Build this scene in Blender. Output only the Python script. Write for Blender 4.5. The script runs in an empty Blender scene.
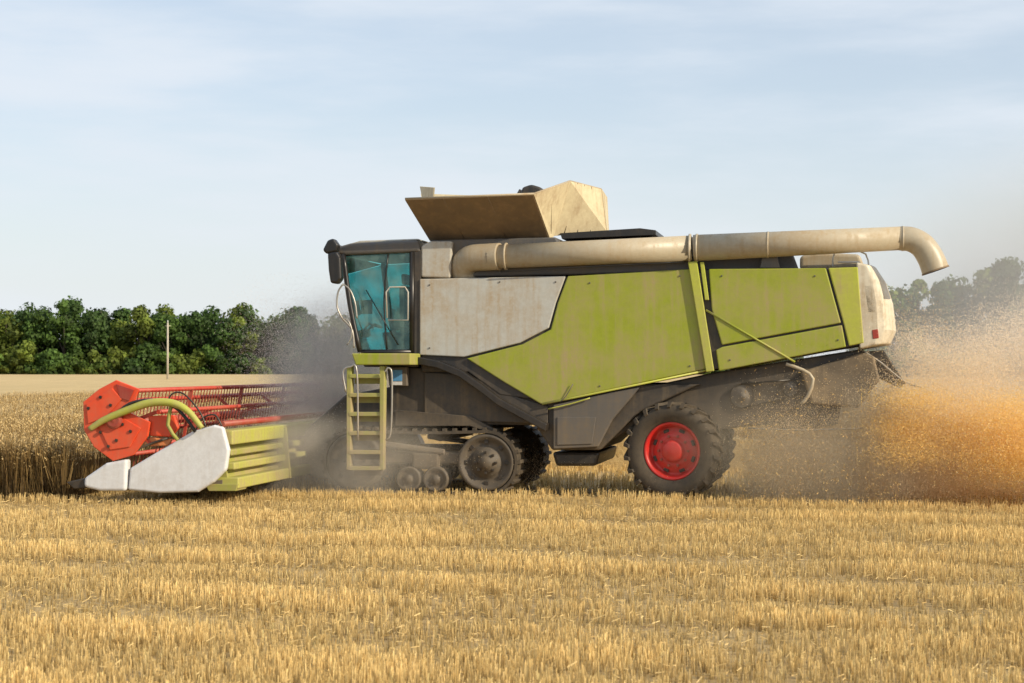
import bpy, bmesh, math, random
import numpy as np
from mathutils import Vector
random.seed(7); rng=np.random.default_rng(11)
sc=bpy.context.scene
sc.view_settings.view_transform='Standard'; sc.view_settings.look='None'; sc.view_settings.exposure=0
T=math.radians(10.5); c,s=math.cos(T),math.sin(T)
D,F,H=30.0,1740.0,2.28
# ---------- rectification of the side-elevation tracing into metres (machine frame) ----------
def R(px,py,Y=0.0):
    u=px-512; v=py-365
    X=(u*(D+Y*c)-F*Y*s)/(F*c+u*s)
    return X, H-v*(D-X*s+Y*c)/F
def W(X,Y,Z=0): return (X*c+Y*s, D-X*s+Y*c, Z)
def link(o,parent=None):
    sc.collection.objects.link(o)
    if parent: o.parent=parent
    return o
def empty(name,loc=(0,0,0),rz=0,parent=None):
    o=bpy.data.objects.new(name,None); o.location=loc; o.rotation_euler=(0,0,rz); o.empty_display_size=.3
    return link(o,parent)
# ---------- materials ----------
def newmat(name):
    m=bpy.data.materials.new(name); m.use_nodes=True
    nt=m.node_tree; b=nt.nodes['Principled BSDF']; return m,nt,b
def N(nt,t,**k):
    n=nt.nodes.new(t)
    for a,v in k.items(): setattr(n,a,v)
    return n
def noise(nt,vec,scale,detail=6,rough=.6):
    n=N(nt,'ShaderNodeTexNoise'); n.inputs['Scale'].default_value=scale; n.inputs['Detail'].default_value=detail; n.inputs['Roughness'].default_value=rough
    nt.links.new(vec,n.inputs['Vector']); return n.outputs['Fac']
def ramp(nt,fac,a,b,lo=0.,hi=1.):
    n=N(nt,'ShaderNodeMapRange'); n.inputs[1].default_value=a; n.inputs[2].default_value=b; n.inputs[3].default_value=lo; n.inputs[4].default_value=hi
    n.interpolation_type='SMOOTHSTEP'; nt.links.new(fac,n.inputs[0]); return n.outputs[0]
def mth(nt,op,a,b=None):
    n=N(nt,'ShaderNodeMath',operation=op)
    for i,x in enumerate((a,b)):
        if x is None: continue
        if isinstance(x,(int,float)): n.inputs[i].default_value=x
        else: nt.links.new(x,n.inputs[i])
    return n.outputs[0]
def mixc(nt,fac,a,b):
    n=N(nt,'ShaderNodeMix',data_type='RGBA')
    if isinstance(fac,(int,float)): n.inputs[0].default_value=fac
    else: nt.links.new(fac,n.inputs[0])
    for i,x in ((6,a),(7,b)):
        if isinstance(x,tuple): n.inputs[i].default_value=(*x[:3],1)
        else: nt.links.new(x,n.inputs[i])
    return n.outputs[2]
DUST=(.36,.27,.16)
def paint(name,col,amt=.35,rough=.45,metal=0.,low=.45,bump=.15,dust=DUST):
    m,nt,b=newmat(name); L=nt.links
    tc=N(nt,'ShaderNodeTexCoord'); o=tc.outputs['Object']
    n1=noise(nt,o,1.1,8,.65); n2=noise(nt,o,14,6,.7)
    mp=N(nt,'ShaderNodeMapping'); mp.inputs['Scale'].default_value=(9,9,.7); L.new(o,mp.inputs[0]); n3=noise(nt,mp.outputs[0],1.,5,.6)
    sep=N(nt,'ShaderNodeSeparateXYZ'); L.new(o,sep.inputs[0])
    z=ramp(nt,sep.outputs[2],2.6,.3,0,low)
    d=mth(nt,'ADD',ramp(nt,n1,.35,.72,0,amt),mth(nt,'ADD',ramp(nt,n3,.45,.75,0,amt*.8),z))
    d=mth(nt,'MULTIPLY',d,ramp(nt,n2,.25,.6,.55,1.1))
    d=mth(nt,'MINIMUM',d,.9)
    base=mixc(nt,ramp(nt,n2,.3,.7,0,.35),col,tuple(x*.72 for x in col))
    L.new(mixc(nt,d,base,dust),b.inputs['Base Color'])
    L.new(ramp(nt,d,0,.8,rough,.9),b.inputs['Roughness']); b.inputs['Metallic'].default_value=metal
    bp=N(nt,'ShaderNodeBump'); bp.inputs['Strength'].default_value=bump; bp.inputs['Distance'].default_value=.02
    L.new(noise(nt,o,2.2,4,.5),bp.inputs['Height']); L.new(bp.outputs[0],b.inputs['Normal'])
    return m
LIME=paint('lime_paint',(.275,.325,.013),.50,.42,low=.34)
LIME2=paint('lime_paint_light',(.41,.45,.045),.38,.42,low=.32)
WHITE=paint('offwhite_paint',(.46,.47,.44),.58,.45,low=.2)
WHITE2=paint('clean_white_paint',(.70,.72,.74),.18,.35,low=.06)
CREAM=paint('dusty_cream',(.60,.52,.33),.6,.6,low=0)
TUBE=paint('dusty_tube_paint',(.42,.37,.27),.7,.42,low=0)
BROWN=paint('dusty_shaded_sheet',(.17,.12,.07),.7,.7,low=0,dust=(.26,.18,.10))  # near flap's underside shade is put into this darker brown
DD=(.20,.148,.088)
DARK=paint('charcoal_sheet',(.022,.022,.023),.28,.5,low=.36,dust=DD)
GREY=paint('grey_sheet',(.085,.085,.085),.34,.5,low=.4,dust=DD)
BLACK=paint('black_plastic',(.010,.010,.011),.08,.35,low=.12,dust=DD)
RUBBER=paint('rubber',(.012,.012,.012),.14,.75,low=.26,bump=.3,dust=DD)
RED=paint('red_rim',(.60,.012,.012),.10,.4,low=.02)
ORANGE=paint('orange_red',(.74,.06,.012),.20,.4,low=.04)
REDDK=paint('dark_red',(.32,.018,.012),.2,.45,low=.1)
STEEL=paint('steel',(.38,.37,.34),.3,.35,.6,low=.2)
BLUE=paint('blue_sticker',(.08,.3,.6),.1,.4,low=0)
def glassmat():
    m=bpy.data.materials.new('tinted_cab_glass'); m.use_nodes=True; nt=m.node_tree; nt.nodes.clear()
    o=N(nt,'ShaderNodeOutputMaterial'); t=N(nt,'ShaderNodeBsdfTransparent'); t.inputs[0].default_value=(.40,.80,.80,1)
    g=N(nt,'ShaderNodeBsdfGlossy'); g.inputs['Roughness'].default_value=.04; g.inputs[0].default_value=(.85,.97,.97,1)
    d=N(nt,'ShaderNodeBsdfDiffuse'); d.inputs[0].default_value=(.22,.34,.30,1)
    m1=N(nt,'ShaderNodeMixShader'); m2=N(nt,'ShaderNodeMixShader')
    lw=N(nt,'ShaderNodeLayerWeight'); lw.inputs[0].default_value=.34
    tc=N(nt,'ShaderNodeTexCoord'); f=ramp(nt,noise(nt,tc.outputs['Object'],2.5,6,.6),.35,.75,.05,.5)  # blotchy diffuse share paints pale reflection streaks into the glass
    nt.links.new(f,m1.inputs[0]); nt.links.new(t.outputs[0],m1.inputs[1]); nt.links.new(d.outputs[0],m1.inputs[2])
    nt.links.new(lw.outputs['Fresnel'],m2.inputs[0]); nt.links.new(m1.outputs[0],m2.inputs[1]); nt.links.new(g.outputs[0],m2.inputs[2])
    nt.links.new(m2.outputs[0],o.inputs[0]); return m
GLASS=glassmat()
def colattr_mat(name,rough=.7,trans=.0,spec=.3):
    m,nt,b=newmat(name); a=N(nt,'ShaderNodeAttribute',attribute_name='Col')
    nt.links.new(a.outputs['Color'],b.inputs['Base Color']); b.inputs['Roughness'].default_value=rough; b.inputs['Specular IOR Level'].default_value=spec
    if trans>0:
        tr=N(nt,'ShaderNodeBsdfTranslucent'); nt.links.new(a.outputs['Color'],tr.inputs[0]); mx=N(nt,'ShaderNodeMixShader'); mx.inputs[0].default_value=trans
        o=nt.nodes['Material Output']; nt.links.new(b.outputs[0],mx.inputs[1]); nt.links.new(tr.outputs[0],mx.inputs[2]); nt.links.new(mx.outputs[0],o.inputs[0])
    return m
# ---------- mesh helpers ----------
def mk(name,verts,faces,mat,parent=None,bevel=0,smooth=False,seg=2):
    me=bpy.data.meshes.new(name); me.from_pydata([tuple(v) for v in verts],[],faces); me.materials.append(mat)
    bm=bmesh.new(); bm.from_mesh(me); bmesh.ops.recalc_face_normals(bm,faces=bm.faces); bm.to_mesh(me); bm.free()
    o=link(bpy.data.objects.new(name,me),parent)
    if bevel:
        b=o.modifiers.new('bevel','BEVEL'); b.width=bevel; b.segments=seg; b.limit_method='ANGLE'; b.angle_limit=math.radians(30)
    if smooth:
        for p in me.polygons: p.use_smooth=True
    return o
def xzprism(name,pts,y0,y1,mat,parent,bevel=.015,seg=2,smooth=False):
    n=len(pts); v=[(x,y0,z) for x,z in pts]+[(x,y1,z) for x,z in pts]
    f=[list(range(n)),list(range(2*n-1,n-1,-1))]+[[i,(i+1)%n,n+(i+1)%n,n+i] for i in range(n)]
    return mk(name,v,f,mat,parent,bevel,smooth,seg)
def prism(name,pp,y0,y1,mat,parent,bevel=.015,seg=2,yr=None,smooth=False):
    return xzprism(name,[R(a,b,y0 if yr is None else yr) for a,b in pp],y0,y1,mat,parent,bevel,seg,smooth)
def box(name,x0,x1,y0,y1,z0,z1,mat,parent,bevel=.01):
    return xzprism(name,[(x0,z0),(x1,z0),(x1,z1),(x0,z1)],y0,y1,mat,parent,bevel)
def tubegeo(pts,rs,n=12,caps=True):
    pts=[Vector(p) for p in pts]; V=[];Fc=[]
    if not hasattr(rs,'__len__'): rs=[rs]*len(pts)
    up=None
    for i,p in enumerate(pts):
        d=((pts[min(i+1,len(pts)-1)]-pts[max(i-1,0)])).normalized()
        if up is None: up=Vector((0,0,1)) if abs(d.z)<.9 else Vector((1,0,0))
        a=d.cross(up).normalized(); b=a.cross(d).normalized(); up=b
        for k in range(n):
            th=2*math.pi*k/n; V.append(p+a*math.cos(th)*rs[i]+b*math.sin(th)*rs[i])
    for i in range(len(pts)-1):
        for k in range(n): Fc.append([i*n+k,i*n+(k+1)%n,(i+1)*n+(k+1)%n,(i+1)*n+k])
    if caps: Fc+= [list(range(n)),list(range(len(V)-1,len(V)-n-1,-1))]
    return V,Fc
def tube(name,pts,rs,mat,parent,n=12,caps=True):
    V,Fc=tubegeo(pts,rs,n,caps); o=mk(name,V,Fc,mat,parent)
    for p in o.data.polygons: p.use_smooth=len(p.vertices)==4
    return o
def smoothpts(pts,k=5):
    P=[Vector(p) for p in pts]; out=[]
    for i in range(len(P)-1):
        p0=P[max(i-1,0)];p1=P[i];p2=P[i+1];p3=P[min(i+2,len(P)-1)]
        for j in range(k):
            t=j/k; out.append(.5*((2*p1)+(p2-p0)*t+(2*p0-5*p1+4*p2-p3)*t*t+(3*p1-p0-3*p2+p3)*t**3))
    out.append(P[-1]); return out
def ptube(name,pp,Y,r,mat,parent,k=5,n=10):
    pts=[]
    for q in pp:
        y=q[2] if len(q)>2 else Y
        x,z=R(q[0],q[1],y); pts.append((x,y,z))
    return tube(name,smoothpts(pts,k) if k>1 else pts,r,mat,parent,n)
def merge(name,parts,mat,parent,bevel=0,smooth=False):
    V=[];Fc=[]
    for v,f in parts:
        o=len(V); V+=list(v); Fc+=[[i+o for i in q] for q in f]
    return mk(name,V,Fc,mat,parent,bevel,smooth)
def boxgeo(cx,cy,cz,sx,sy,sz,ry=0):
    V=[]
    for a in(-1,1):
        for b in(-1,1):
            for d in(-1,1):
                x,z=a*sx/2,d*sz/2; V.append((cx+x*math.cos(ry)+z*math.sin(ry),cy+b*sy/2,cz-x*math.sin(ry)+z*math.cos(ry)))
    return V,[[0,1,3,2],[4,6,7,5],[0,4,5,1],[2,3,7,6],[0,2,6,4],[1,5,7,3]]
def revolve(prof,cx,cz,y0,n=48,closed=False):
    V=[];Fc=[];m=len(prof)
    for k in range(n):
        a=2*math.pi*k/n
        for r,y in prof: V.append((cx+r*math.cos(a),y0+y,cz+r*math.sin(a)))
    for k in range(n):
        k2=(k+1)%n
        for j in range(m-1+(1 if closed else 0)):
            j2=(j+1)%m; Fc.append([k*m+j,k*m+j2,k2*m+j2,k2*m+j])
    return V,Fc
# =====================================================================
M=empty('combine_harvester',(0,D,0),-T)
YF=3.15
prism('body_hull',[(421,279),(560,277),(697,270),(857,268),(862,345),(716,369),(575,396),(540,400),(500,395),(468,372),(421,372)],.03,YF-.03,DARK,M,.02)
prism('lower_frame',[(388,366),(470,370),(540,402),(575,397),(640,384),(700,384),(640,412),(600,450),(552,450),(535,425),(392,425)],.10,YF-.1,DARK,M,.03)
prism('side_service_panel',[(553,405),(612,392),(640,387),(612,420),(598,447),(553,449)],.0,.10,GREY,M,.02)
prism('side_service_door',[(557,417),(596,417),(592,444),(557,445)],-.02,.0,GREY,M,.008)
prism('side_service_panel_front',[(424,372),(466,374),(520,398),(548,406),(548,424),(424,420)],.04,.10,DARK,M,.02)
prism('fuel_tank',[(552,452),(600,452),(596,466),(556,466)],.3,2.8,BLACK,M,.05)
def both(name,pp,mat,th=.06,bev=.02):
    prism(name,pp,-.03,.028,mat,M,bev,3,yr=0)
    prism(name+'_far',pp,YF-.028,YF+.03,mat,M,bev,3,yr=0)
both('grey_front_panel',[(420,279),(566,276),(556,303),(549,328),(520,343),(464,357),(420,355)],WHITE)
both('green_side_panel',[(568,276),(692,269),(706,369),(575,397),(541,404),(504,382),(467,358.5),(522,344.5),(551,329.5),(558,303)],LIME)
both('green_rear_panel_upper',[(709,269),(826,268),(841,323),(722,345),(712,310)],LIME)
both('green_rear_panel_lower',[(722,347),(842,325),(846,347),(719,371),(716,350)],LIME)
both('green_rear_panel_edge',[(828.5,268),(858,267),(864,343),(849,346),(844,325)],LIME2)
prism('panel_strip',[(688,262),(697,261),(714,371),(706,372)],-.10,-.02,LIME2,M,.012)
prism('panel_strip_rear',[(700,262),(704,262),(709,300),(705,300)],-.08,-.03,LIME2,M,.01)
ptube('panel_trim_fold',[(706,310),(795,362)],-.035,.018,LIME,M,1)
ptube('panel_handle',[(573,384),(566,396),(560,402)],-.06,.008,GREY,M,2)
ptube('panel_hose',[(548,409),(570,404),(590,398)],-.05,.012,LIME2,M,3)
ptube('panel_hem',[(542,404),(575,397.5),(706,370.5)],-.03,.018,LIME2,M,1)
parts=[]
for a,b_ in ((430,285),(430,348),(500,282),(556,282),(590,283),(680,276),(600,386),(690,366),(722,276),(815,276),(730,360),(838,340)):
    x,z=R(a,b_,0); parts.append(boxgeo(x,-.035,z,.025,.02,.025))
merge('panel_latches',parts,GREY,M,.004)
prof=[(857,262),(876,265),(886,280),(893,302),(896,330),(890,344),(862,349)]
ring=[R(a,b,0) for a,b in prof]; V=[];Fc=[]
ys=[0.0,.04,.16,.45,1.0,1.6,2.2,2.75,3.0,3.12,YF]
kx=[.55,.72,.88,1,1.06,1.08,1.06,1,.88,.72,.55]
x0=ring[0][0]-.02; m=len(ring)
for y,k in zip(ys,kx):
    for x,z in ring: V.append((x0+(x-x0)*k,y-.02,z))
for i in range(len(ys)-1):
    for j in range(m): Fc.append([i*m+j,i*m+(j+1)%m,(i+1)*m+(j+1)%m,(i+1)*m+j])
Fc+=[list(range(m)),list(range(len(V)-1,len(V)-m-1,-1))]
mk('rear_hood',V,Fc,paint('rear_hood_paint',(.66,.62,.5),.5,.4,low=.2),M,.03,False,3)
prism('rear_lamp',[(872,330),(878,329),(879,338),(873,339)],-.03,.1,REDDK,M,.01)
prism('rear_vent',[(864,285),(872,286),(876,312),(868,313)],-.02,.1,GREY,M,.01)
ptube('rear_rail',[(833,266),(835,252),(852,250),(866,254),(869,266)],.25,.015,WHITE2,M,2)
ptube('rear_rail_b',[(838,262),(860,262)],.25,.012,WHITE2,M,1)
prism('rear_engine_cover',[(800,270),(800,256),(816,252),(860,254),(866,270)],.5,2.7,TUBE,M,.06,3)
prism('engine_deck',[(655,272),(655,240),(700,236),(790,245),(800,272)],.35,2.8,GREY,M,.05)
prism('deck_plate',[(560,233),(640,228),(656,230),(656,235),(562,239)],.5,2.5,BLACK,M,.01)
prism('deck_plate_lower',[(560,241),(650,238),(650,246),(562,248)],.45,2.6,DARK,M,.01)
prism('tank_base',[(430,278),(430,240),(556,237),(562,250),(690,250),(690,272)],.12,YF-.12,GREY,M,.03)
prism('front_pillar_cover',[(421,277),(421,246),(430,241),(452,241),(450,278)],-.01,.5,WHITE,M,.03,3)
# --- unloading auger tube
Yt=-.02
def tp(px,py,Y=Yt):
    x,z=R(px,py,Y); return (x,Y,z)
tube('auger_pivot_elbow',smoothpts([tp(466,280,.3),tp(464,268,.22),tp(470,259,.1),tp(488,257,0.02),tp(500,256.5,-.02)],5),[.24]*8+[.235]*13,TUBE,M,24)
tube('auger_tube_inner',[tp(488,257),tp(692,248)],[.205,.215],TUBE,M,28)
tube('auger_tube_outer',[tp(694,248),tp(905,238)],[.225,.195],TUBE,M,28)
for i,(a,b,r) in enumerate([(690,248.2,.245),(697,247.8,.24),(506,256.2,.235),(768,244.6,.222),(903,238.4,.208)]):
    tube('auger_collar_%d'%i,[tp(a-1.0,b),tp(a+1.0,b)],r,TUBE,M,28)
sp=smoothpts([tp(900,238.3),tp(912,239.5),tp(923,246),tp(931,258),tp(936,271)],6)
tube('auger_spout',sp,[.20+.025*i/len(sp) for i in range(len(sp))],TUBE,M,24,False)
tube('auger_spout_lining',sp[-8:],[.21]*8,BLACK,M,24,False)
tube('auger_spout_rubber',[sp[-2],sp[-1]],[.230,.236],BROWN,M,24,False)
prism('auger_cradle',[(760,268),(764,250),(776,250),(780,268)],.05,.4,GREY,M,.01)
ptube('auger_hydraulic',[(500,272),(600,266),(684,262)],-.12,.012,BLACK,M,2)
# --- grain tank extension flaps
def P3(px,py,Y): x,z=R(px,py,Y); return Vector((x,Y,z))
def sheet(name,pts,mat,th=.02,ribs=None):
    n=(pts[1]-pts[0]).cross(pts[2]-pts[0]).normalized()*th
    k=len(pts); V=list(pts)+[p+n for p in pts]
    Fc=[list(range(k)),list(range(2*k-1,k-1,-1))]+[[i,(i+1)%k,k+(i+1)%k,k+i] for i in range(k)]
    return mk(name,V,Fc,mat,M)
A0=P3(430,240,.35);A1=P3(549,238,.35);A2=P3(533,194,-.6);A3=P3(405,199,-.6)
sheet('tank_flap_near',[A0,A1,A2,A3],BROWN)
ptube('tank_flap_rim',[(405,198.5),(534,193.5)],-.6,.018,TUBE,M,1)
for i,k in enumerate((.3,.65)):
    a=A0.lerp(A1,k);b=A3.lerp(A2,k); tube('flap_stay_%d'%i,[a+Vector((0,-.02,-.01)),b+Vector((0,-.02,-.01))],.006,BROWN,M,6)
C1=P3(570,181,.35);C2=P3(553,236,.5)
sheet('tank_corner_gusset',[A1,C2,C1,A2],CREAM)
E1=P3(601,189,1.0);E2=P3(606,231,1.0)
sheet('tank_flap_rear',[C2,E2,E1,C1],CREAM)
G1=E1+Vector((-.1,1.5,.0));G2=E2+Vector((-.15,1.5,0))
sheet('tank_flap_rear_far',[E2,G2,G1,E1],CREAM)
for i,k in enumerate((.2,.45,.7)):
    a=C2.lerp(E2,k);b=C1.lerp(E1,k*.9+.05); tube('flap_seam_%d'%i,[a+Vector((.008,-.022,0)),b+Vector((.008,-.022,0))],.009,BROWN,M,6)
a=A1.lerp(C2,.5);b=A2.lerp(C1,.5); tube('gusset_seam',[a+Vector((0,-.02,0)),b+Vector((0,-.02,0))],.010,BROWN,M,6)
tube('flap_edge',[C1,E1],.02,TUBE,M,8); tube('flap_edge_b',[A2,C1],.02,TUBE,M,8); tube('flap_edge_c',[C1,C2],.014,TUBE,M,8)
Fa=P3(430,240,2.9);Fb=P3(549,238,2.9);Fc2=Fb+Vector((.15,.7,.8));Fd=Fa+Vector((-.35,.7,.95))
sheet('tank_flap_far',[Fa,Fb,Fc2,Fd],CREAM)
sheet('tank_flap_front',[A0,Fa,Fd+Vector((.1,-.5,.10)),A3+Vector((.34,.7,.26))],CREAM)
prism('tank_fill_auger_head',[(520,196),(522,187),(531,184),(541,187),(545,196)],1.0,1.6,DARK,M,.04)
tube('tank_fill_auger',[P3(525,192,1.3),P3(500,240,1.4)],.12,DARK,M)
# --- cab
cab=empty('cab',parent=M)
prism('cab_roof',[(336,247),(350,243),(418,240),(421,252),(345,255),(334,253)],-.02,YF-.3,GREY,cab,.05,3)
prism('cab_roof_cap',[(350,243.5),(418,240),(418,238.5),(360,240.5)],.1,YF-.45,WHITE,cab,.02)
prism('cab_visor',[(323,247),(338,244),(340,252),(326,254)],.15,YF-.5,BLACK,cab,.03)
prism('cab_floor',[(359,353),(418,353),(418,367),(364,367)],-.0,YF-.2,DARK,cab,.02)
prism('cab_rear_wall',[(414,250),(421,250),(421,356),(414,356)],.0,YF-.25,DARK,cab,.01)
prism('cab_door_glass',[(345,256),(412,253),(412,351),(361,351),(352,310)],.03,.045,GLASS,cab,0)
prism('cab_far_glass',[(345,256),(412,253),(412,351),(361,351),(352,310)],YF-.36,YF-.345,GLASS,cab,0,yr=.03)
fx=[R(343,256,.03),R(350,308,.03),R(359,351,.03)]
V=[(x,y,z) for y in(.06,YF-.38) for x,z in fx]; mk('cab_windscreen',V,[[0,1,4,3],[1,2,5,4]],GLASS,cab)
for nm,pp in (('pillar_front',[(343,254),(350,305),(360,352)]),('pillar_rear',[(412,252),(412,353)]),('door_sill',[(360,352),(412,352)]),('pillar_mid',[(388,254),(384,300),(387,352)])):
    r=.045 if nm!='pillar_mid' else .014
    a=ptube(nm,pp,.02,r,BLACK,cab,3 if len(pp)>2 else 1)
    b=ptube(nm+'_far',[(p[0],p[1]) for p in pp],.02,r,BLACK,cab,3 if len(pp)>2 else 1); b.location=(0,YF-.38,0)
prism('seat_base',[(380,332),(402,332),(402,352),(384,352)],1.0,1.6,BLACK,cab,.05,3,yr=.9)
prism('seat_back',[(397,285),(404,285),(408,333),(398,333)],1.0,1.6,BLACK,cab,.05,3,yr=.9)
prism('seat_headrest',[(397,273),(403,273),(404,284),(398,284)],1.15,1.45,BLACK,cab,.04,3,yr=.9)
ptube('steering_column',[(366,350),(372,325)],1.3,.04,BLACK,cab,1)
a,b=R(372,324,1.3); Vv,Ff=revolve([(.19,-.02),(.21,0),(.19,.02),(.17,0)],0,0,0,24,True)
o=mk('steering_wheel',Vv,Ff,BLACK,cab,0,True); o.location=(a,1.3,b); o.rotation_euler=(math.radians(90),math.radians(20),0)
prism('console',[(378,322),(400,318),(402,326),(380,330)],1.7,1.95,DARK,cab,.03,3,yr=.9)
prism('monitor',[(360,300),(372,300),(372,314),(361,314)],.7,.74,DARK,cab,.01)
ptube('handrail_door',[(343,284),(338,292),(337,306),(342,318),(352,330),(354,348)],-.22,.016,STEEL,cab)
ptube('handrail_door_b',[(343,284),(350,290),(355,303),(357,318)],-.22,.014,STEEL,cab)
ptube('handrail_door_c',[(343,318),(349,322),(352,334),(347,345)],-.30,.012,STEEL,cab)
ptube('handrail_rear',[(387,318),(386,292),(390,287),(405,287),(408,292),(408,320),(388,320)],-.10,.014,WHITE,cab,1)
ptube('mirror_arm',[(338,249),(330,246),(329,258)],-.35,.02,BLACK,cab)
prism('mirror_head',[(327,253),(336,251),(340,257),(341,279),(337,284),(330,283),(328,270)],-.45,-.25,BLACK,cab,.04,3)
prism('mirror_top',[(322,250),(327,240),(333,238),(338,245),(336,252),(326,254)],-.42,-.22,BLACK,cab,.04,3)
ptube('wiper',[(398,345),(366,290)],.01,.009,BLACK,cab,1)
prism('work_lamp',[(338,255),(346,255),(347,263),(340,263)],.15,.35,WHITE2,cab,.02)
for k in range(4): prism('roof_lamp_%d'%k,[(326,247),(332,246),(333,252),(328,253)],.35+k*.55,.55+k*.55,STEEL,cab,.01,yr=.15)
# --- platform and ladder
prism('platform_edge',[(360,353.5),(418,353.5),(418,365),(364,365)],-.75,-.02,LIME,M,.02,yr=-.2)
prism('platform_box',[(387,367),(407,367),(407,386),(389,386)],-.10,.06,GREY,M,.015)
prism('blue_sticker',[(392,370),(402,370),(402,381),(392,381)],-.112,-.098,BLUE,M,.0)
prism('white_sticker',[(392,381.5),(402,381.5),(402,385),(392,385)],-.112,-.098,WHITE2,M,.0)
lad=empty('ladder',parent=M)
LADP=paint('dusty_ladder_paint',(.30,.33,.06),.6,.5,low=.5)
for i,(px,Y) in enumerate(((349,-.62),(382,-.62))):
    prism('ladder_rail_%d'%i,[(px-2.5,366),(px+2.5,366),(px+1.5,470),(px-2.5,470)],Y-.05,Y+.12,LADP,lad,.012)
for i,py in enumerate((374,393,412,431,450,466)):
    prism('ladder_step_%d'%i,[(350,py),(381,py),(381,py+4),(350,py+4)],-.68,-.42,LADP,lad,.008,yr=-.62)
    prism('ladder_riser_%d'%i,[(352,py+4.2),(380,py+4.2),(380,py+10),(352,py+10)],-.46,-.44,LADP if i<4 else DARK,lad,.0,yr=-.62)
ptube('ladder_grab',[(346,392),(343,372),(350,367),(357,372),(358,440)],-.78,.016,STEEL,lad)
ptube('ladder_grab_b',[(385,372),(389,368),(392,378),(391,430),(386,440)],-.78,.016,STEEL,lad)
# --- fender over tracks
fp=[(419,357),(440,361),(462,370),(482,384),(500,398),(520,409),(548,424)]
top=[R(a,b,-.1) for a,b in fp]; pts=top+[(x-.03,z-.12) for x,z in reversed(top)]
xzprism('track_fender',pts,-.22,.12,BLACK,M,.015)
prism('track_guard_sheet',[(395,426),(470,426),(510,440),(500,432),(470,416),(395,410)],-.02,.1,DARK,M,.01)
# --- tracks
def wheel_disc(name,cxx,cz,y,prof,mat,par,n=48):
    v,f=revolve(prof,cxx,cz,y,n); o=mk(name,v,f,mat,par,0,True); return o
TRK=paint('track_wheel_paint',(.035,.034,.032),.2,.5,low=.3,dust=DD)
def track(name,y0,w,sgn):
    tr=empty(name,parent=M)
    (x1,z1),(x2,z2)=R(356,460,0),R(487,460,0); z2=z1=.60; r=.56
    path=[]
    for k in range(17):
        a=math.pi/2+math.pi*k/16; path.append((x1+r*math.cos(a),z1+r*math.sin(a)))
    for k in range(1,12): path.append((x1+(x2-x1)*k/12,z1-r))
    for k in range(17):
        a=-math.pi/2+math.pi*k/16; path.append((x2+r*math.cos(a),z2+r*math.sin(a)))
    for k in range(1,12): path.append((x2+(x1-x2)*k/12,z1+r-.03*math.sin(math.pi*k/12)))
    n=len(path);V=[];Fc=[]
    cxm,czm=(x1+x2)/2,z1
    def inset(i,t):
        p=Vector(path[i]);a=Vector(path[i-1]);b=Vector(path[(i+1)%n]);d=(b-a).normalized(); nn=Vector((d.y,-d.x)) 
        if nn.dot(p-Vector((cxm,czm)))<0: nn=-nn
        return p-nn*t
    for i in range(n):
        q=inset(i,.05)
        V+=[(path[i][0],y0,path[i][1]),(path[i][0],y0+w,path[i][1]),(q.x,y0+w,q.y),(q.x,y0,q.y)]
    for i in range(n):
        j=(i+1)%n
        for k in range(4): Fc.append([i*4+k,i*4+(k+1)%4,j*4+(k+1)%4,j*4+k])
    mk('belt',V,Fc,RUBBER,tr)
    per=[];tot=0
    for i in range(n):
        a=Vector(path[i]);b=Vector(path[(i+1)%n]);per.append((tot,a,b));tot+=(b-a).length
    parts=[];nl=46
    for k in range(nl):
        t=tot*k/nl
        for (t0,a,b) in per:
            L=(b-a).length
            if t0<=t<t0+L:
                p=a.lerp(b,(t-t0)/L);d=(b-a).normalized();nn=Vector((d.y,-d.x))
                if nn.dot(p-Vector((cxm,czm)))<0: nn=-nn
                q=p+nn*.02; parts.append(boxgeo(q.x,y0+w*.5,q.y,.06,w*.98,.05,-math.atan2(d.y,d.x))); break
    merge('belt_lugs',parts,RUBBER,tr,0)
    yo=y0 if sgn>0 else y0+w
    for i,(xx,rr) in enumerate(((x1,.50),(x2,.50))):
        wheel_disc('track_wheel_%d'%i,xx,z1,yo,[(rr,w*.5*sgn),(rr,.03*sgn),(rr-.03,.0),(rr-.07,.01*sgn),(rr-.12,.07*sgn),(.27,.10*sgn),(.24,.03*sgn),(.12,.02*sgn),(.10,-.03*sgn),(.001,-.03*sgn)],TRK,tr)
        parts=[]
        for k in range(8):
            a=2*math.pi*k/8; parts.append(boxgeo(xx+.18*math.cos(a),yo+.01*sgn,z1+.18*math.sin(a),.04,.05,.04))
            parts.append(boxgeo(xx+.36*math.cos(a),yo+.07*sgn,z1+.36*math.sin(a),.07,.04,.07,a))
        merge('wheel_bolts_%d'%i,parts,BLACK,tr,.005)
    for i,px in enumerate((410,437)):
        xx,_=R(px,480,0)
        wheel_disc('roller_%d'%i,xx,.30,yo,[(.22,w*.5*sgn),(.22,.02*sgn),(.19,0),(.15,.05*sgn),(.08,.05*sgn),(.07,-.02*sgn),(.001,-.02*sgn)],TRK,tr,32)
    v,f=boxgeo((x1+x2)/2,yo+w*.45*sgn,.66,(x2-x1)*.8,w*.5,.22); mk('track_frame',v,f,DARK,tr,.04)
    v,f=boxgeo((x1+x2)/2+.1,yo+.08*sgn,.62,.5,.1,.3); mk('track_arm',v,f,DARK,tr,.05)
    v,f=boxgeo((x1+x2)/2-.1,yo+.05*sgn,.84,1.1,.06,.10,.12); mk('track_link',v,f,GREY,tr,.03)
track('track_unit_near',-.12,.68,1); track('track_unit_far',YF-.56,.68,-1)
tube('drive_axle',[P3(440,430,.4),(P3(440,430,.4)+Vector((0,2.3,0)))],.2,DARK,M)
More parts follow.
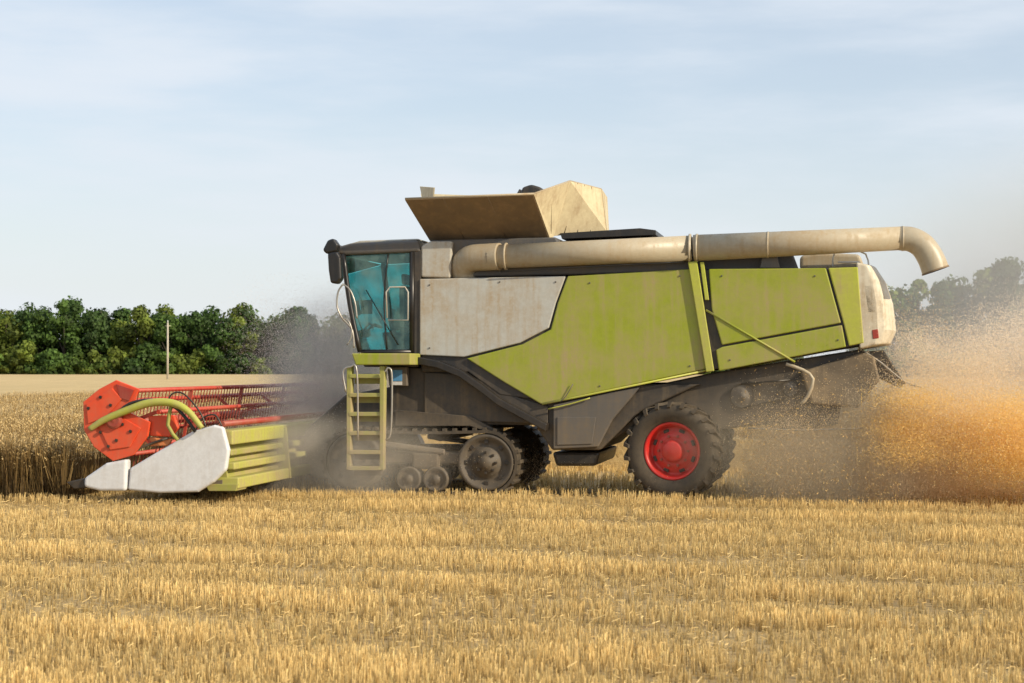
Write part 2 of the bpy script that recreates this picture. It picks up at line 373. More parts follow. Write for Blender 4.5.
# --- rear wheels
def rear_wheel(name,cxx,cyy,steer,sgn):
    w=empty(name,(cxx,cyy,.82),steer,M); w.scale=(1.10,1.15,1.10)
    prof=[(.43,-.16),(.47,-.21),(.56,-.25),(.66,-.255),(.705,-.22),(.725,-.12),(.73,0),(.725,.12),(.705,.22),(.66,.255),(.56,.25),(.47,.21),(.43,.16)]
    v,f=revolve(prof,0,0,0,64,True); o=mk('tyre',v,f,RUBBER,w,0,True)
    parts=[]
    for k in range(22):
        for sd in(-1,1):
            a0=2*math.pi*(k+(.5 if sd>0 else 0))/22
            V=[]
            for (rad,yy,da) in ((.70,sd*.0,-.0),(.70,sd*.245,.16),(.64,sd*.27,.19)):
                for dw in(-.028,.028):
                    for dr in(0,.045):
                        a=a0+da+dw/(.73); r2=rad+ (dr+.02 if yy==0 or rad>.65 else dr); 
                        V.append((r2*math.cos(a),yy if not(rad<.65 and dr==0) else sd*.24,r2*math.sin(a)))
            Fc=[[0,1,3,2],[8,10,11,9]]
            for q in(0,4): Fc+=[[q+0,q+4,q+5,q+1],[q+1,q+5,q+7,q+3],[q+3,q+7,q+6,q+2],[q+2,q+6,q+4,q+0]]
            parts.append((V,Fc))
    merge('tyre_lugs',parts,RUBBER,w)
    g=-sgn
    v,f=revolve([(.44,.17*g),(.45,.19*g),(.43,.20*g),(.40,.17*g),(.385,.05*g),(.34,.03*g),(.28,.09*g),(.20,.10*g),(.17,.09*g),(.165,.17*g),(.13,.19*g),(.001,.19*g)],0,0,0,48); mk('rim',v,f,RED,w,0,True)
    parts=[boxgeo(.235*math.cos(a),.115*g,.235*math.sin(a),.035,.04,.035,a) for a in [2*math.pi*k/10 for k in range(10)]]
    merge('rim_bolts',parts,REDDK,w,.004)
    parts=[boxgeo(.325*math.cos(a),.062*g,.325*math.sin(a),.05,.03,.09,-a) for a in [2*math.pi*(k+.5)/8 for k in range(8)]]
    merge('rim_slots',parts,BLACK,w,.01)
    v,f=revolve([(.43,-.17*g),(.3,-.05*g),(.1,-.05*g),(.001,-.05*g)],0,0,0,32); mk('rim_inner',v,f,REDDK,w,0,True)
xr,_=R(675,453,.2)
rear_wheel('rear_wheel_near',xr,.22,math.radians(-10),1); rear_wheel('rear_wheel_far',xr,YF-.22,math.radians(-10),-1)
box('rear_axle',xr-.14,xr+.14,.5,YF-.5,.66,.96,DARK,M,.03)
# --- straw hood underside and chopper
prism('straw_hood',[(612,394),(716,372),(862,349),(868,372),(842,402),(800,404),(770,424),(715,430),(660,412),(612,440)],.25,YF-.25,DARK,M,.03)
prism('chopper_housing',[(800,372),(862,352),(874,356),(880,380),(858,408),(812,404)],.15,YF-.15,paint('chopper_dusty',(.10,.08,.055),.5,.6),M,.04,3)
prism('chopper_flap',[(858,352),(884,350),(906,384),(900,388),(866,372)],.35,YF-.35,DARK,M,.02)
ptube('chopper_lever',[(786,364),(803,370),(813,379),(808,396),(801,404)],.0,.03,TUBE,M,2)
ptube('spreader_guard',[(748,428),(800,430),(862,428)],.1,.014,STEEL,M,2)
ptube('spreader_guard_b',[(862,350),(880,362),(905,382),(922,387)],.2,.015,STEEL,M,3)
prism('rear_bracket',[(700,384),(716,384),(722,436),(704,440)],.3,.45,BLACK,M,.02)
v,f=revolve([(.20,0),(.20,.06),(.17,.03),(.06,.03),(.05,-.02),(.001,-.02)],R(742,396)[0],R(742,396)[1],.17,28); mk('drive_pulley',v,f,GREY,M,0,True)
v,f=revolve([(.13,0),(.13,.06),(.10,.03),(.04,.03),(.03,-.02),(.001,-.02)],R(790,388)[0],R(790,388)[1],.17,28); mk('drive_pulley_small',v,f,GREY,M,0,True)
ptube('drive_belt',[(741,384),(790,380)],.19,.015,BLACK,M,1); ptube('drive_belt_b',[(743,408),(791,396)],.19,.015,BLACK,M,1)
prism('spreader_housing',[(770,404),(842,402),(838,424),(800,432),(764,426)],.3,YF-.3,DARK,M,.03)
# --- feeder house
prism('feeder_house',[(298,472),(294,440),(345,395),(400,385),(400,440),(330,480)],.9,2.3,DARK,M,.04,yr=.9)
# =========== header ===========
hd=empty('header',parent=M)
YN,YR=-3.0,7.6
prism('divider_end_sheet',[(128,490),(130,468),(160,450),(193,431),(214,425),(223,427),(229,450),(226,470),(214,482),(198,492),(160,493)],YN-.10,YN+.02,WHITE2,hd,.04,4)
prism('divider_snout',[(84,478),(106,463),(127,459),(126,491),(100,491),(84,487)],YN-.14,YN+.06,WHITE2,hd,.05,4)
prism('divider_tip',[(66,482),(84,478),(88,488),(74,489)],YN-.08,YN+.02,BLACK,hd,.02)
ptube('divider_rod',[(127,459),(140,448),(168,438)],YN-.02,.02,DARK,hd,2)
prism('divider_end_sheet_far',[(128,490),(130,468),(160,450),(193,431),(214,425),(229,450),(226,470),(198,492)],YR,YR+.1,WHITE2,hd,.03,3,yr=YN)
prism('divider_snout_far',[(66,482),(106,463),(127,459),(126,491),(74,489)],YR,YR+.14,WHITE2,hd,.04,3,yr=YN)
prism('header_rear_wall',[(214,440),(222,440),(228,488),(216,488)],YN+.05,YR-.02,LIME,hd,.01,yr=YN)
for i,(pa,pb,xx_) in enumerate(((430,445,232),(449,456,231),(462,470,234),(477,489,238))):
    prism('header_beam_%d'%i,[(212+i,pa),(xx_,pa+.6),(xx_,pb),(212+i,pb)],YN+.04,YR-.02,LIME2 if i!=1 else LIME,hd,.025,3,yr=YN)
for k in (2,3,5,7):
    y=YN+.15+k*1.25
    if .7<y<2.4: continue
    prism('header_rib_%d'%k,[(224,433),(235,433),(240,489),(226,489)],y,y+.05,LIME,hd,.008,yr=YN)
prism('header_floor',[(112,487),(222,480),(222,487),(112,491)],YN+.03,YR-.02,GREY,hd,.005,yr=YN)
prism('header_skid',[(205,484),(238,484),(236,491),(209,491)],YN+.0,YN+.5,LIME,hd,.01,yr=YN)
xz1=R(186,462,YN); tube('intake_auger',[(xz1[0],YN+.1,xz1[1]),(xz1[0],YR-.1,xz1[1])],.2,ORANGE,hd,20)
V=[];Fc=[];nn=420
for i in range(nn+1):
    y=YN+.15+(YR-YN-.3)*i/nn; a=2*math.pi*(YR-YN)/.55*i/nn*(1 if y<2.3 else -1)
    for r in(.19,.32): V.append((xz1[0]+r*math.cos(a),y,xz1[1]+r*math.sin(a)))
for i in range(nn): Fc.append([2*i,2*i+1,2*i+3,2*i+2])
mk('auger_flight',V,Fc,ORANGE,hd)
# reel
rx,rz=R(128,423,YN); RR=.53
REEL=paint('reel_red',(.46,.03,.015),.2,.5,low=.05)
tube('reel_axle',[(rx,YN,rz),(rx,YR,rz)],.075,REDDK,hd,16)
parts=[]
for k in range(6):
    a=math.radians(20+60*k); bx,bz=rx+RR*math.cos(a),rz+RR*math.sin(a)
    tube('reel_bat_%d'%k,[(bx,YN+.05,bz),(bx,YR-.1,bz)],.038,REEL,hd,8)
    y=YN+.1
    while y<YR-.15:
        parts.append(boxgeo(bx+.03,y,bz-.13,.014,.014,.25,.18)); y+=.15
merge('reel_tines',parts,REDDK,hd)
for k in range(5):
    y=YN+.0+k*(YR-YN-.15)/4; ps=[]
    for q in range(6):
        a=math.radians(20+60*q); ps.append(boxgeo(rx+RR*.5*math.cos(a),y,rz+RR*.5*math.sin(a),RR,.03,.06,-a))
    merge('reel_spider_%d'%k,ps,REEL,hd,.006)
prism('reel_end_plate',[(83,402),(99,389),(116,380),(139,389),(133,404),(122,409),(150,422),(148,436),(134,455),(113,461),(94,447),(84,430)],YN-.10,YN-.05,ORANGE,hd,.012)
prism('reel_end_plate_b',[(86,404),(112,388),(122,399),(106,417),(88,424)],YN-.125,YN-.103,ORANGE,hd,.012)
prism('reel_end_plate_c',[(98,425),(124,418),(141,428),(130,447),(110,450)],YN-.125,YN-.103,ORANGE,hd,.012)
prism('reel_end_plate_d',[(116,384),(134,390),(129,401),(120,398)],YN-.125,YN-.103,REDDK,hd,.006)
v,f=revolve([(.14,0),(.14,-.05),(.1,-.07),(.05,-.07),(.001,-.08)],R(118,420,YN)[0],R(118,420,YN)[1],YN-.125,20); mk('reel_hub',v,f,REDDK,hd)
parts=[]
for a,b_ in ((92,408),(104,397),(114,405),(104,432),(120,440),(134,431),(112,446),(126,424)):
    x,z=R(a,b_,YN); parts.append(boxgeo(x,YN-.135,z,.045,.03,.045,.4))
merge('reel_plate_bolts',parts,BLACK,hd,.006)
prism('reel_end_shield',[(148,416),(174,415),(178,428),(170,437),(150,436)],YN-.02,YN+.10,ORANGE,hd,.02)
prism('reel_end_shield_b',[(150,437),(172,439),(168,446),(146,446)],YN-.0,YN+.08,paint('orange_light',(.8,.2,.03),.1),hd,.02)
for i,Y in enumerate((YN-.2,YR+.08)):
    X=[(90,429),(104,420),(128,410),(150,403),(172,403),(188,411),(202,428)]
    pts=[(R(a,b,YN-.2)[0],Y,R(a,b,YN-.2)[1]) for a,b in X]
    tube('reel_arm_%d'%i,smoothpts(pts,5),[.045+.02*math.sin(math.pi*k/30) for k in range(31)],LIME2,hd,8)
    X=[(116,414),(128,404),(150,400),(172,406),(186,420),(194,432)]
    pts=[(R(a,b,YN-.2)[0],Y+.06,R(a,b,YN-.2)[1]) for a,b in X]
    tube('reel_cylinder_%d'%i,smoothpts(pts,3),.028,BLACK,hd,8)
ptube('reel_arm_brace',[(172,404),(168,425),(178,440)],YN-.15,.03,LIME,hd,2)
ptube('header_hose',[(196,430),(203,418),(215,415),(222,426)],YN-.05,.014,BLACK,hd)
ptube('header_hose_b',[(168,404),(172,394),(184,394),(200,412),(206,427)],YN-.1,.013,BLACK,hd)
xt,zt=R(222,424,YN); tube('header_top_tube',[(xt,YN,zt),(xt,YR,zt)],.05,REDDK,hd,10)
# =====================================================================
# ---------- ground ----------
def gz(x,y):
    return -0.007*14*np.tanh(np.asarray(x)/14.)*np.exp(-((np.asarray(y)-28)/30.)**2)+0.02*np.sin(np.asarray(x)*.5+1)*np.sin(np.asarray(y)*.7)
xs=np.concatenate([-np.geomspace(2500,42,14),np.linspace(-40,40,81),np.geomspace(42,2500,14)])
ys=np.concatenate([[-200,-60,-20],np.linspace(-5,90,96),np.geomspace(100,3500,16)])
GX,GY=np.meshgrid(xs,ys); GZ=gz(GX,GY); nx=len(xs)
V=np.stack([GX,GY,GZ],-1).reshape(-1,3); Fc=[[j*nx+i,j*nx+i+1,(j+1)*nx+i+1,(j+1)*nx+i] for j in range(len(ys)-1) for i in range(nx-1)]
m,nt,b=newmat('stubble_soil'); tc=N(nt,'ShaderNodeTexCoord'); o=tc.outputs['Object']
n1=noise(nt,o,.35,5); n2=noise(nt,o,9,8,.75)
mp=N(nt,'ShaderNodeMapping'); mp.inputs['Scale'].default_value=(.25,7,1); mp.inputs['Rotation'].default_value=(0,0,T); nt.links.new(o,mp.inputs[0]); n3=noise(nt,mp.outputs[0],1,4)
col=mixc(nt,ramp(nt,n2,.3,.7),(.20,.12,.05),(.46,.33,.14)); col=mixc(nt,ramp(nt,n3,.4,.6,0,.5),col,(.42,.30,.13)); col=mixc(nt,ramp(nt,n1,.35,.65,0,.3),col,(.50,.37,.17))
nt.links.new(col,b.inputs['Base Color']); b.inputs['Roughness'].default_value=.95
g=mk('ground',V.tolist(),Fc,m,None,0,True)
# ---------- blade clouds ----------
def quadmesh(name,V,C,mat):
    n=len(V)//4; me=bpy.data.meshes.new(name)
    me.vertices.add(4*n); me.vertices.foreach_set('co',V.astype(np.float32).ravel())
    me.loops.add(4*n); me.loops.foreach_set('vertex_index',np.arange(4*n,dtype=np.int32))
    me.polygons.add(n); me.polygons.foreach_set('loop_start',np.arange(0,4*n,4,dtype=np.int32))
    me.update(calc_edges=True)
    a=me.color_attributes.new('Col','FLOAT_COLOR','POINT'); cc=np.ones((4*n,4),np.float32); cc[:,:3]=C; a.data.foreach_set('color',cc.ravel())
    me.materials.append(mat); return link(bpy.data.objects.new(name,me))
def blades(base,h,w,lean,yaw=None,taper=.7):
    n=len(base); yaw=rng.uniform(0,math.pi,n) if yaw is None else yaw
    d=np.stack([np.cos(yaw),np.sin(yaw),np.zeros(n)],-1)*np.asarray(w).reshape(-1,1)/2
    la=rng.uniform(0,2*math.pi,n); l=np.abs(rng.normal(0,lean,n)); tip=base+np.stack([np.cos(la)*l,np.sin(la)*l,np.ones(n)],-1)*np.asarray(h).reshape(-1,1)
    return np.stack([base-d,base+d,tip+d*taper,tip-d*taper],1).reshape(-1,3)
def strawcol(n,lo=.70,hi=1.2,a=(.87,.66,.30),b=(.58,.395,.145)):
    t=rng.uniform(0,1,(n,1))**1.3; k=rng.uniform(lo,hi,(n,1)); return np.minimum((np.array(a)*(1-t)+np.array(b)*t)*k,.92)
STRAW=colattr_mat('straw',.55,.3,.4)
def rot(X,Y): return X*c+Y*s, D-X*s+Y*c
PH=rng.uniform(0,6.28,(14,)); KX=rng.normal(0,1.6,14); KY=rng.normal(0,3.2,14)
def blot(X,Y):
    v=np.zeros_like(X)
    for p,a,b in zip(PH,KX,KY): v+=np.sin(a*X+b*Y+p)
    return np.clip(.5+v/8,0,1)
def bandf(Y):
    return np.exp(-((Y+11.3)/.35)**2)+np.exp(-((Y+9.2)/.35)**2)+.8*np.exp(-((Y+14.6)/.25)**2)+.8*np.exp(-((Y+13.0)/.25)**2)+.8*np.exp(-((Y+4.5)/.5)**2)+.7*np.exp(-((Y+2.2)/.4)**2)
def stubble(n,ymin,ymax,xh,dens):
    Y=rng.uniform(ymin,ymax,n); X=rng.uniform(-1,1,n)*(xh*np.maximum(D+Y,4)+3)
    Y=np.round(Y/.15)*.15+rng.normal(0,.018,n)
    band=bandf(Y+.12*np.sin(X*.9))
    x,y=rot(X,Y); bl=blot(X,Y); keep=(rng.uniform(0,1,n)<(.40+.60*bl)*(1-.5*np.minimum(band,1)))&(y>8.5)
    X,Y,band,bl=X[keep],Y[keep],band[keep],bl[keep]; k=dens
    X=np.repeat(X,k)+rng.normal(0,.02,len(X)*k);Y=np.repeat(Y,k)+rng.normal(0,.016,len(Y)*k);band=np.repeat(band,k);bl=np.repeat(bl,k)
    x,y=rot(X,Y); return x,y,np.clip(band,0,1),bl
x,y,band,bl=stubble(86000,-21.5,-.6,.33,5)
n=len(x); base=np.stack([x,y,gz(x,y)-.01],-1)
h=rng.uniform(.09,.165,n)*(.78+.38*bl)*(1-.4*band)
V1=blades(base,h,rng.uniform(.0045,.009,n),.12)
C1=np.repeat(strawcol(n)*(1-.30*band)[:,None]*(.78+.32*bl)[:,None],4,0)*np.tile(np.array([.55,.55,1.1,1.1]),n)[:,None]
x,y,band,bl=stubble(16000,-.5,11,.33,4); n=len(x); base=np.stack([x,y,gz(x,y)-.01],-1)
V2=blades(base,rng.uniform(.1,.18,n),.013,.16); C2_=np.repeat(strawcol(n),4,0)
n=36000; Y=rng.uniform(-21.5,4,n);X=rng.uniform(-1,1,n)*(.33*np.maximum(D+Y,4)+3); x,y=rot(X,Y); k=y>8.5;x,y=x[k],y[k];n=len(x)
yaw=rng.uniform(0,2*math.pi,n); L=rng.uniform(.02,.09,n); z=gz(x,y)+rng.uniform(.01,.09,n); dz=rng.normal(0,.02,n)
p=np.stack([x,y,z],-1); q=p+np.stack([np.cos(yaw)*L,np.sin(yaw)*L,dz],-1); w=np.array([[0,0,.003]])+np.stack([-np.sin(yaw)*.0022,np.cos(yaw)*.0022,np.zeros(n)],-1)
V3=np.stack([p-w,q-w,q+w,p+w],1).reshape(-1,3); C3=np.repeat(strawcol(n,.8,1.1),4,0)
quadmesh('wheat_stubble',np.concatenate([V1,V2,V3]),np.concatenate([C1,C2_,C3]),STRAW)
# ---------- standing wheat ----------
def wheat(X,Y,hh=.86,hs=.06,bright=1.):
    x,y=rot(X,Y); n=len(x); g0=gz(x,y); base=np.stack([x,y,g0],-1); h=rng.normal(hh,hs,n)*(.93+.12*blot(X*1.6,Y*.8))
    yaw=rng.uniform(0,math.pi,n); la=rng.uniform(0,2*math.pi,n); l=np.abs(rng.normal(0,.12,n))
    tip=base+np.stack([np.cos(la)*l,np.sin(la)*l,h],-1); d=np.stack([np.cos(yaw),np.sin(yaw),0*yaw],-1)
    A=np.stack([base-d*.005,base+d*.005,tip+d*.004,tip-d*.004],1).reshape(-1,3)
    e=tip+np.stack([np.cos(la)*.05,np.sin(la)*.05,rng.uniform(-.03,.07,n)],-1); mid=(tip+e)/2
    B=np.stack([tip,mid+d*.014,e,mid-d*.014],1).reshape(-1,3)
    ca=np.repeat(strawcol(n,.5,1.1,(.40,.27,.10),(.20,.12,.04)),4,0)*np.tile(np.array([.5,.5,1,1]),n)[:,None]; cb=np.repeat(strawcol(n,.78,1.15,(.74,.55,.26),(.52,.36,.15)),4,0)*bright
    return np.concatenate([A,B]),np.concatenate([ca,cb])
def crop_n(n,x0,x1,y0,y1): return rng.uniform(x0,x1,n),rng.uniform(y0,y1,n)
def edge(n):
    X=rng.uniform(-19,-6.85,n); Y=-3.05+.12*np.sin(X*2.3)+.1*np.sin(X*5.1)+rng.exponential(.35,n); return X,Y
w0=wheat(*edge(16000),.80,.13,.8)
w1=wheat(*crop_n(12000,-17,-6.9,-2.6,1.0)); w2=wheat(*crop_n(36000,-20,-6.9,1.0,14)); w3=wheat(*crop_n(26000,-7,16,8.0,16)); w4=wheat(*crop_n(90000,-34,26,14,56),.86)
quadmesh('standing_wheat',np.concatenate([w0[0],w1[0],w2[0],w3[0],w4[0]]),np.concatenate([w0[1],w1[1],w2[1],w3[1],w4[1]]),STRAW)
m,nt,b=newmat('wheat_canopy'); tc=N(nt,'ShaderNodeTexCoord'); o=tc.outputs['Object']
mp=N(nt,'ShaderNodeMapping'); mp.inputs['Scale'].default_value=(1,.25,1); nt.links.new(o,mp.inputs[0])
n1=noise(nt,mp.outputs[0],.06,5); n2=noise(nt,o,3,8,.8); n3=noise(nt,mp.outputs[0],.8,6,.7); n4=noise(nt,mp.outputs[0],.25,6,.7)
col=mixc(nt,ramp(nt,n2,.3,.7),(.42,.29,.12),(.64,.48,.23)); col=mixc(nt,ramp(nt,n3,.4,.65,0,.5),col,(.66,.50,.25)); col=mixc(nt,ramp(nt,n4,.45,.7,0,.6),col,(.42,.31,.14)); col=mixc(nt,ramp(nt,n1,.4,.65,0,.45),col,(.50,.37,.17))
nt.links.new(col,b.inputs['Base Color']); b.inputs['Roughness'].default_value=.95
bp=N(nt,'ShaderNodeBump'); bp.inputs['Strength'].default_value=.6; bp.inputs['Distance'].default_value=.08; nt.links.new(n2,bp.inputs['Height']); nt.links.new(bp.outputs[0],b.inputs['Normal'])
Xs=np.concatenate([-np.geomspace(900,20,18),np.linspace(-18,-7.3,20)]); Ysn=np.concatenate([np.linspace(-2.35,14,24),np.geomspace(15,290,30)])
def slab(xsl,ysl,top=.70):
    XX,YY=np.meshgrid(xsl,ysl); x,y=rot(XX,YY); z=gz(x,y)+top+rng.normal(0,.02,x.shape)+.03*np.sin(x*.7)*np.sin(y*.5)
    z[0,:]=0
    V=np.stack([x,y,z],-1).reshape(-1,3).tolist(); k=len(xsl)
    return V,[[j*k+i,j*k+i+1,(j+1)*k+i+1,(j+1)*k+i] for j in range(len(ysl)-1) for i in range(k-1)]
p1=slab(Xs,np.concatenate([[-2.4],Ysn])); p2=slab(np.concatenate([np.linspace(-7.3,30,50),np.geomspace(33,900,16)]),np.concatenate([[7.95],np.linspace(8.0,14,8),np.geomspace(15,290,30)]))
ex=-7.29; V=[];yy=np.linspace(-2.4,8,12)
for q in yy:
    x,y=rot(ex,q); V+=[(x,y,0),(x,y,float(gz(x,y))+.70)]
p3=(V,[[2*i,2*i+1,2*i+3,2*i+2] for i in range(11)])
merge('wheat_field',[p1,p2,p3],m,None,0,False)
# ---------- trees ----------
VV=[];CC=[];trunks=[]
def tree(x,y,h,rad,tint,low=.06):
    nl=rng.integers(15,21)
    for i in range(nl):
        t=rng.uniform(0,1)**.85; zc=h*(low+(.88-low)*t); spread=rad*(1-.72*max(0,(t-.45)/.55)**1.6)
        a=rng.uniform(0,2*math.pi); rr=spread*rng.uniform(.15,.9); cx_,cy_=x+rr*math.cos(a),y+rr*math.sin(a)
        lr=rad*rng.uniform(.24,.44); m_=int(150)
        d=rng.normal(0,1,(m_,3)); d/=np.linalg.norm(d,axis=1,keepdims=True)
        P=np.array([cx_,cy_,zc])+d*np.array([lr,lr,lr*.85])*rng.uniform(.55,1.2,(m_,1))
        nrm=d+rng.normal(0,.45,(m_,3)); nrm/=np.linalg.norm(nrm,axis=1,keepdims=True)
        t1=np.cross(nrm,rng.normal(0,1,(m_,3))); t1/=np.linalg.norm(t1,axis=1,keepdims=True); t2=np.cross(nrm,t1)
        sz=rng.uniform(.12,.34,(m_,1))
        Q=np.stack([P-t1*sz-t2*sz*.6,P+t1*sz-t2*sz*.6,P+t1*sz*.6+t2*sz,P-t1*sz*.7+t2*sz*.8],1).reshape(-1,3); Q[:,2]=np.maximum(Q[:,2],.05)
        lum=rng.uniform(.6,1.35)*(.65+.5*t); C=np.array(tint)*lum*rng.uniform(.6,1.35,(m_,1)); VV.append(Q);CC.append(np.repeat(C,4,0))  # clumps lighten towards the top: sunlight put into the leaf colour
    V_,F_=tubegeo([(x,y,0),(x+.1,y,h*.3),(x+.3,y+.2,h*.75)],[h*.025,h*.018,h*.006],6); trunks.append((V_,F_))
    for i in range(3):
        a=rng.uniform(0,6.28); trunks.append(tubegeo([(x+.1,y,h*.3),(x+rad*.6*math.cos(a),y+rad*.6*math.sin(a),h*.6)],[h*.012,h*.004],5))
tints=[(.062,.11,.022),(.046,.085,.020),(.08,.13,.024),(.13,.17,.03),(.055,.095,.028)]  # lighter tints paint sunlit foliage into the leaf colour
xx=-120.
while xx<120:
    right=xx>45; prof_h=1+.06*math.sin(xx*.21)+.06*math.sin(xx*.57+1)
    for row in range(3):
        yb=(300 if not right else 240)+row*5+rng.uniform(-1.5,1.5)
        hb=13.4 if not right else 17.2
        if xx<-62: hb=14.4
        h=hb*prof_h*rng.uniform(.84,1.06)*(.90,1.0,.97)[row]
        tree(xx+rng.uniform(-1.5,1.5)+row*1.7,yb,h,rng.uniform(3.0,4.8),tints[rng.integers(0,5)] if rng.uniform()<.75 else tints[1])
    for q in range(2):
        tree(xx+1+2.3*q,(293 if not right else 233)+rng.uniform(-1.5,1),rng.uniform(3,6.5),rng.uniform(2.2,3.2),tints[rng.integers(0,4)],.02)
    xx+=rng.uniform(4.0,5.4)
LEAF=colattr_mat('leaves',.6,.25,.2)
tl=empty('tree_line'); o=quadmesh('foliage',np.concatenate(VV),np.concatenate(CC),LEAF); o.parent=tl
mb,nt,b=newmat('bark'); b.inputs['Base Color'].default_value=(.07,.055,.04,1); b.inputs['Roughness'].default_value=.9
merge('trunks_and_limbs',trunks,mb,tl)
# ---------- utility pole in the field ----------
mp_,nt,b=newmat('weathered_wood'); tc=N(nt,'ShaderNodeTexCoord'); nt.links.new(mixc(nt,noise(nt,tc.outputs['Object'],6,5),(.30,.26,.2),(.6,.55,.45)),b.inputs['Base Color']); b.inputs['Roughness'].default_value=.8
pole=empty('utility_pole',(-37.6,190,0)); tube('shaft',[(0,0,0),(0,0,6.9)],[.12,.09],mp_,pole,10)
tube('crossarm',[(-.3,0,6.55),(.3,0,6.55)],.04,mp_,pole,6); tube('insulator',[(0,0,6.9),(0,0,7.15)],.05,WHITE2,pole,8)
# ---------- flying chaff: long straw bits ----------
def flecks(X,Y,Z,L,w,C):
    x,y=rot(X,Y); n=len(x); p=np.stack([x,y,Z],-1); d=rng.normal(0,1,(n,3)); d/=np.linalg.norm(d,axis=1,keepdims=True); e=np.cross(d,rng.normal(0,1,(n,3))); e/=np.linalg.norm(e,axis=1,keepdims=True)
    L=L.reshape(-1,1); w=w.reshape(-1,1)
    return np.stack([p-d*L-e*w,p+d*L-e*w,p+d*L+e*w,p-d*L+e*w],1).reshape(-1,3),np.repeat(C,4,0)
n=70000; t=rng.uniform(0,1,n)**.75; X=5.9+t*9.5; spread=.25+1.0*t; Y=1.0+rng.normal(0,1,n)*(.8+.8*t); Z=1.30-.50*t+rng.normal(0,.42,n)*spread*1.15
k=(Z>.03)&(Z<3.2); X,Y,Z=X[k],Y[k],Z[k]
n2_=9000; X=np.append(X,rng.uniform(3.9,6.5,n2_)); Y=np.append(Y,rng.uniform(-.7,2.5,n2_)); Z=np.append(Z,np.abs(rng.normal(.6,.55,n2_))+.05); n=len(X)
fv,fc=flecks(X,Y,Z,rng.uniform(.006,.024,n),rng.uniform(.003,.005,n),strawcol(n,.85,1.2,(.86,.60,.22),(.70,.42,.12)))
quadmesh('flying_chaff',fv,fc,STRAW)
# ---------- dust: clumps of fine husk/dust flakes inside soft volumes ----------
dust=empty('dust_cloud')
DM=colattr_mat('dust_flakes',.95,.5,.0)
def clumps(centres,sig,counts,cols,sizes,zmin=.02):
    Xa=[];Ya=[];Za=[];Ca=[];Sa=[]
    for (cx_,cy_,cz_),sg,n,col,sz in zip(centres,sig,counts,cols,sizes):
        g=rng.normal(0,1,(n,3)); g=np.clip(g,-2.3,2.3)*np.array(sg); Xa.append(cx_+g[:,0]);Ya.append(cy_+g[:,1]);Za.append(cz_+g[:,2]); Ca.append(np.array(col)*rng.uniform(.94,1.05,(n,1))); Sa.append(rng.uniform(.7,1.25,n)*sz)
    X=np.concatenate(Xa);Y=np.concatenate(Ya);Z=np.concatenate(Za);C=np.concatenate(Ca);S=np.concatenate(Sa); k=(Z>zmin); return X[k],Y[k],Z[k],np.minimum(C[k],.96),S[k]
cen=[];sg=[];cn=[];cl_=[];sz_=[]
def add(p,g,n,col,sz): cen.append(p);sg.append(g);cn.append(int(n));cl_.append(col);sz_.append(sz)
for i in range(210): # plume behind the machine
    t=rng.uniform(0,1); X=6.4+t*8.4; z=rng.uniform(.02,1.)**1.1*(2.6+2.0*t); r=.24+.40*t*rng.uniform(.6,1.3); hgt=min(1,z/3.2)
    add((X,rng.uniform(.0,4.0),z),(r*1.35,r,r*.9),4700*(1.2-.78*hgt),(.95,.75+.10*hgt,.46+.26*hgt),.0050)
for i in range(60): # straw jet core
    t=rng.uniform(0,1); X=6.1+t*8.2; r=.18+.32*t
    add((X,rng.uniform(-.8,1.8),max(.15,1.30-.70*t+rng.normal(0,.22+.2*t))),(r*1.8,r,r*.7),5200,(.94,.69,.28),.0055)
for i in range(90): # swirling below and beside the straw hood
    X=rng.uniform(4.3,7.6); add((X,rng.uniform(-.35,1.6),abs(rng.normal(.55,.6))+.1),(.42,.3,.32),3000,(.84,.65,.41),.0042)
for i in range(16): add((rng.uniform(6.2,8.2),rng.uniform(-.6,.2),rng.uniform(.8,2.3)),(.45,.3,.35),2400,(.93,.76,.50),.0042)
for i in range(26): # between tracks and rear wheel, low
    X=rng.uniform(-3.2,2.8); add((X,rng.uniform(.2,3.0),abs(rng.normal(.2,.25))+.05),(.5,.4,.18),1500,(.85,.68,.46),.0030)
for i in range(90): # round the cab and header throat
    X=rng.uniform(-5.0,-3.5); add((X,rng.uniform(1.2,6.0),min(3.1,abs(rng.normal(1.4,1.0))+.1)),(.36,.6,.38),4800,(.95,.83,.72),.0031)
X,Y,Z,C,S=clumps(cen,sg,cn,cl_,sz_); n=len(X)
fv,fc=flecks(X,Y,Z,S,S,C); o=quadmesh('dust_flakes',fv,fc,DM); o.parent=dust
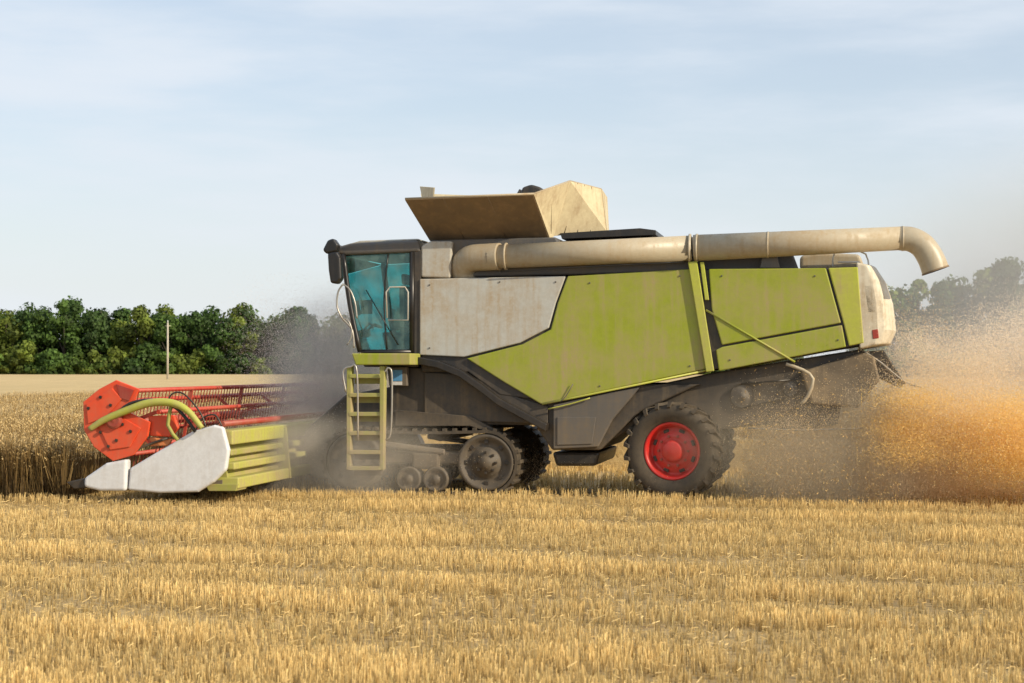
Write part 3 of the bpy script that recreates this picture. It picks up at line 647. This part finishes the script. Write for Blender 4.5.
def puff(name,loc,size,dens,col,nscale=1.6,lo=.38,hi=.68,ry=0,seed=0,rz=-T,g=-.2,mn=.05):
    bm=bmesh.new(); bmesh.ops.create_icosphere(bm,subdivisions=3,radius=1.0); me=bpy.data.meshes.new(name); bm.to_mesh(me); bm.free()
    o=link(bpy.data.objects.new(name,me),dust); o.location=loc; o.scale=size; o.rotation_euler=(0,ry,rz)
    m=bpy.data.materials.new(name); m.use_nodes=True; nt=m.node_tree; nt.nodes.clear(); out=N(nt,'ShaderNodeOutputMaterial')
    v=N(nt,'ShaderNodeVolumePrincipled'); v.inputs['Color'].default_value=(*col,1); v.inputs['Anisotropy'].default_value=g
    tc=N(nt,'ShaderNodeTexCoord'); ln=N(nt,'ShaderNodeVectorMath',operation='LENGTH'); nt.links.new(tc.outputs['Object'],ln.inputs[0])
    fall=ramp(nt,ln.outputs['Value'],.97,.2,0,1)
    mp=N(nt,'ShaderNodeMapping'); mx=max(size); mp.inputs['Scale'].default_value=tuple(q/mx for q in size); mp.inputs['Location'].default_value=(seed*3.1,seed*1.7,seed)
    nt.links.new(tc.outputs['Object'],mp.inputs[0]); nz=noise(nt,mp.outputs[0],nscale,3,.6)
    d=mth(nt,'MULTIPLY',mth(nt,'MULTIPLY',fall,ramp(nt,nz,lo,hi,mn,1)),dens); nt.links.new(d,v.inputs['Density']); nt.links.new(v.outputs[0],out.inputs['Volume'])
    m.cycles.volume_step_rate=1.8; me.materials.append(m); return o
def wl(X,Y,Z): return W(X,Y,Z)
puff('underbody_haze',wl(5.2,.3,.85),(3.2,1.7,1.6),.85,(1,.84,.60),2.6,.35,.62,0,3,mn=.15)
puff('header_haze',wl(-4.1,4.0,1.9),(1.8,3.2,2.4),.80,(1,.94,.86),2.4,.34,.62,0,5,mn=.25)
puff('track_haze',wl(-3.2,-.6,.7),(2.9,1.2,1.1),.9,(1,.88,.70),2.4,.36,.64,0,6,mn=.2)
puff('drifting_haze',wl(17,22,2.6),(16,9,8.0),.25,(1,.95,.86),2.0,.30,.6,0,7,mn=.45)
# ---------- world ----------
SE,SA=math.radians(27),math.radians(122)
w=bpy.data.worlds.new('World'); sc.world=w; w.use_nodes=True; nt=w.node_tree; bg=nt.nodes['Background']
sk=N(nt,'ShaderNodeTexSky',sky_type='NISHITA'); sk.sun_disc=False; sk.sun_elevation=SE; sk.sun_rotation=SA; sk.air_density=1.0; sk.dust_density=1.2; sk.ozone_density=1.5
tc=N(nt,'ShaderNodeTexCoord'); mp=N(nt,'ShaderNodeMapping'); mp.inputs['Scale'].default_value=(1.2,1.2,6.5); mp.inputs['Rotation'].default_value=(0,.12,0); nt.links.new(tc.outputs['Generated'],mp.inputs[0])
cl=ramp(nt,noise(nt,mp.outputs[0],2.6,9,.56),.38,.70,0.50,.95)
sep=N(nt,'ShaderNodeSeparateXYZ'); nt.links.new(tc.outputs['Generated'],sep.inputs[0])
skyc=mixc(nt,cl,sk.outputs[0],(5.2,5.65,6.2)); skyc=mixc(nt,ramp(nt,sep.outputs[2],.17,-.01,0,.8),skyc,(5.5,5.75,5.9))
nt.links.new(skyc,bg.inputs[0]); bg.inputs[1].default_value=.15
sun=bpy.data.lights.new('sun','SUN'); sun.energy=5; sun.angle=math.radians(.5); sun.color=(1,.86,.65); so=link(bpy.data.objects.new('sun',sun))
dv=Vector((math.sin(SA)*math.cos(SE),math.cos(SA)*math.cos(SE),math.sin(SE))); so.rotation_euler=dv.to_track_quat('Z','Y').to_euler()
cam=bpy.data.cameras.new('camera'); cam.sensor_width=36; cam.lens=F/1024*36; cam.clip_end=6000; co=link(bpy.data.objects.new('camera',cam)); co.location=(0,0,H)
cam.dof.use_dof=True; cam.dof.focus_distance=29.5; cam.dof.aperture_fstop=3.5
co.rotation_euler=(math.radians(90)+math.atan(23.5/F),0,0); sc.camera=co
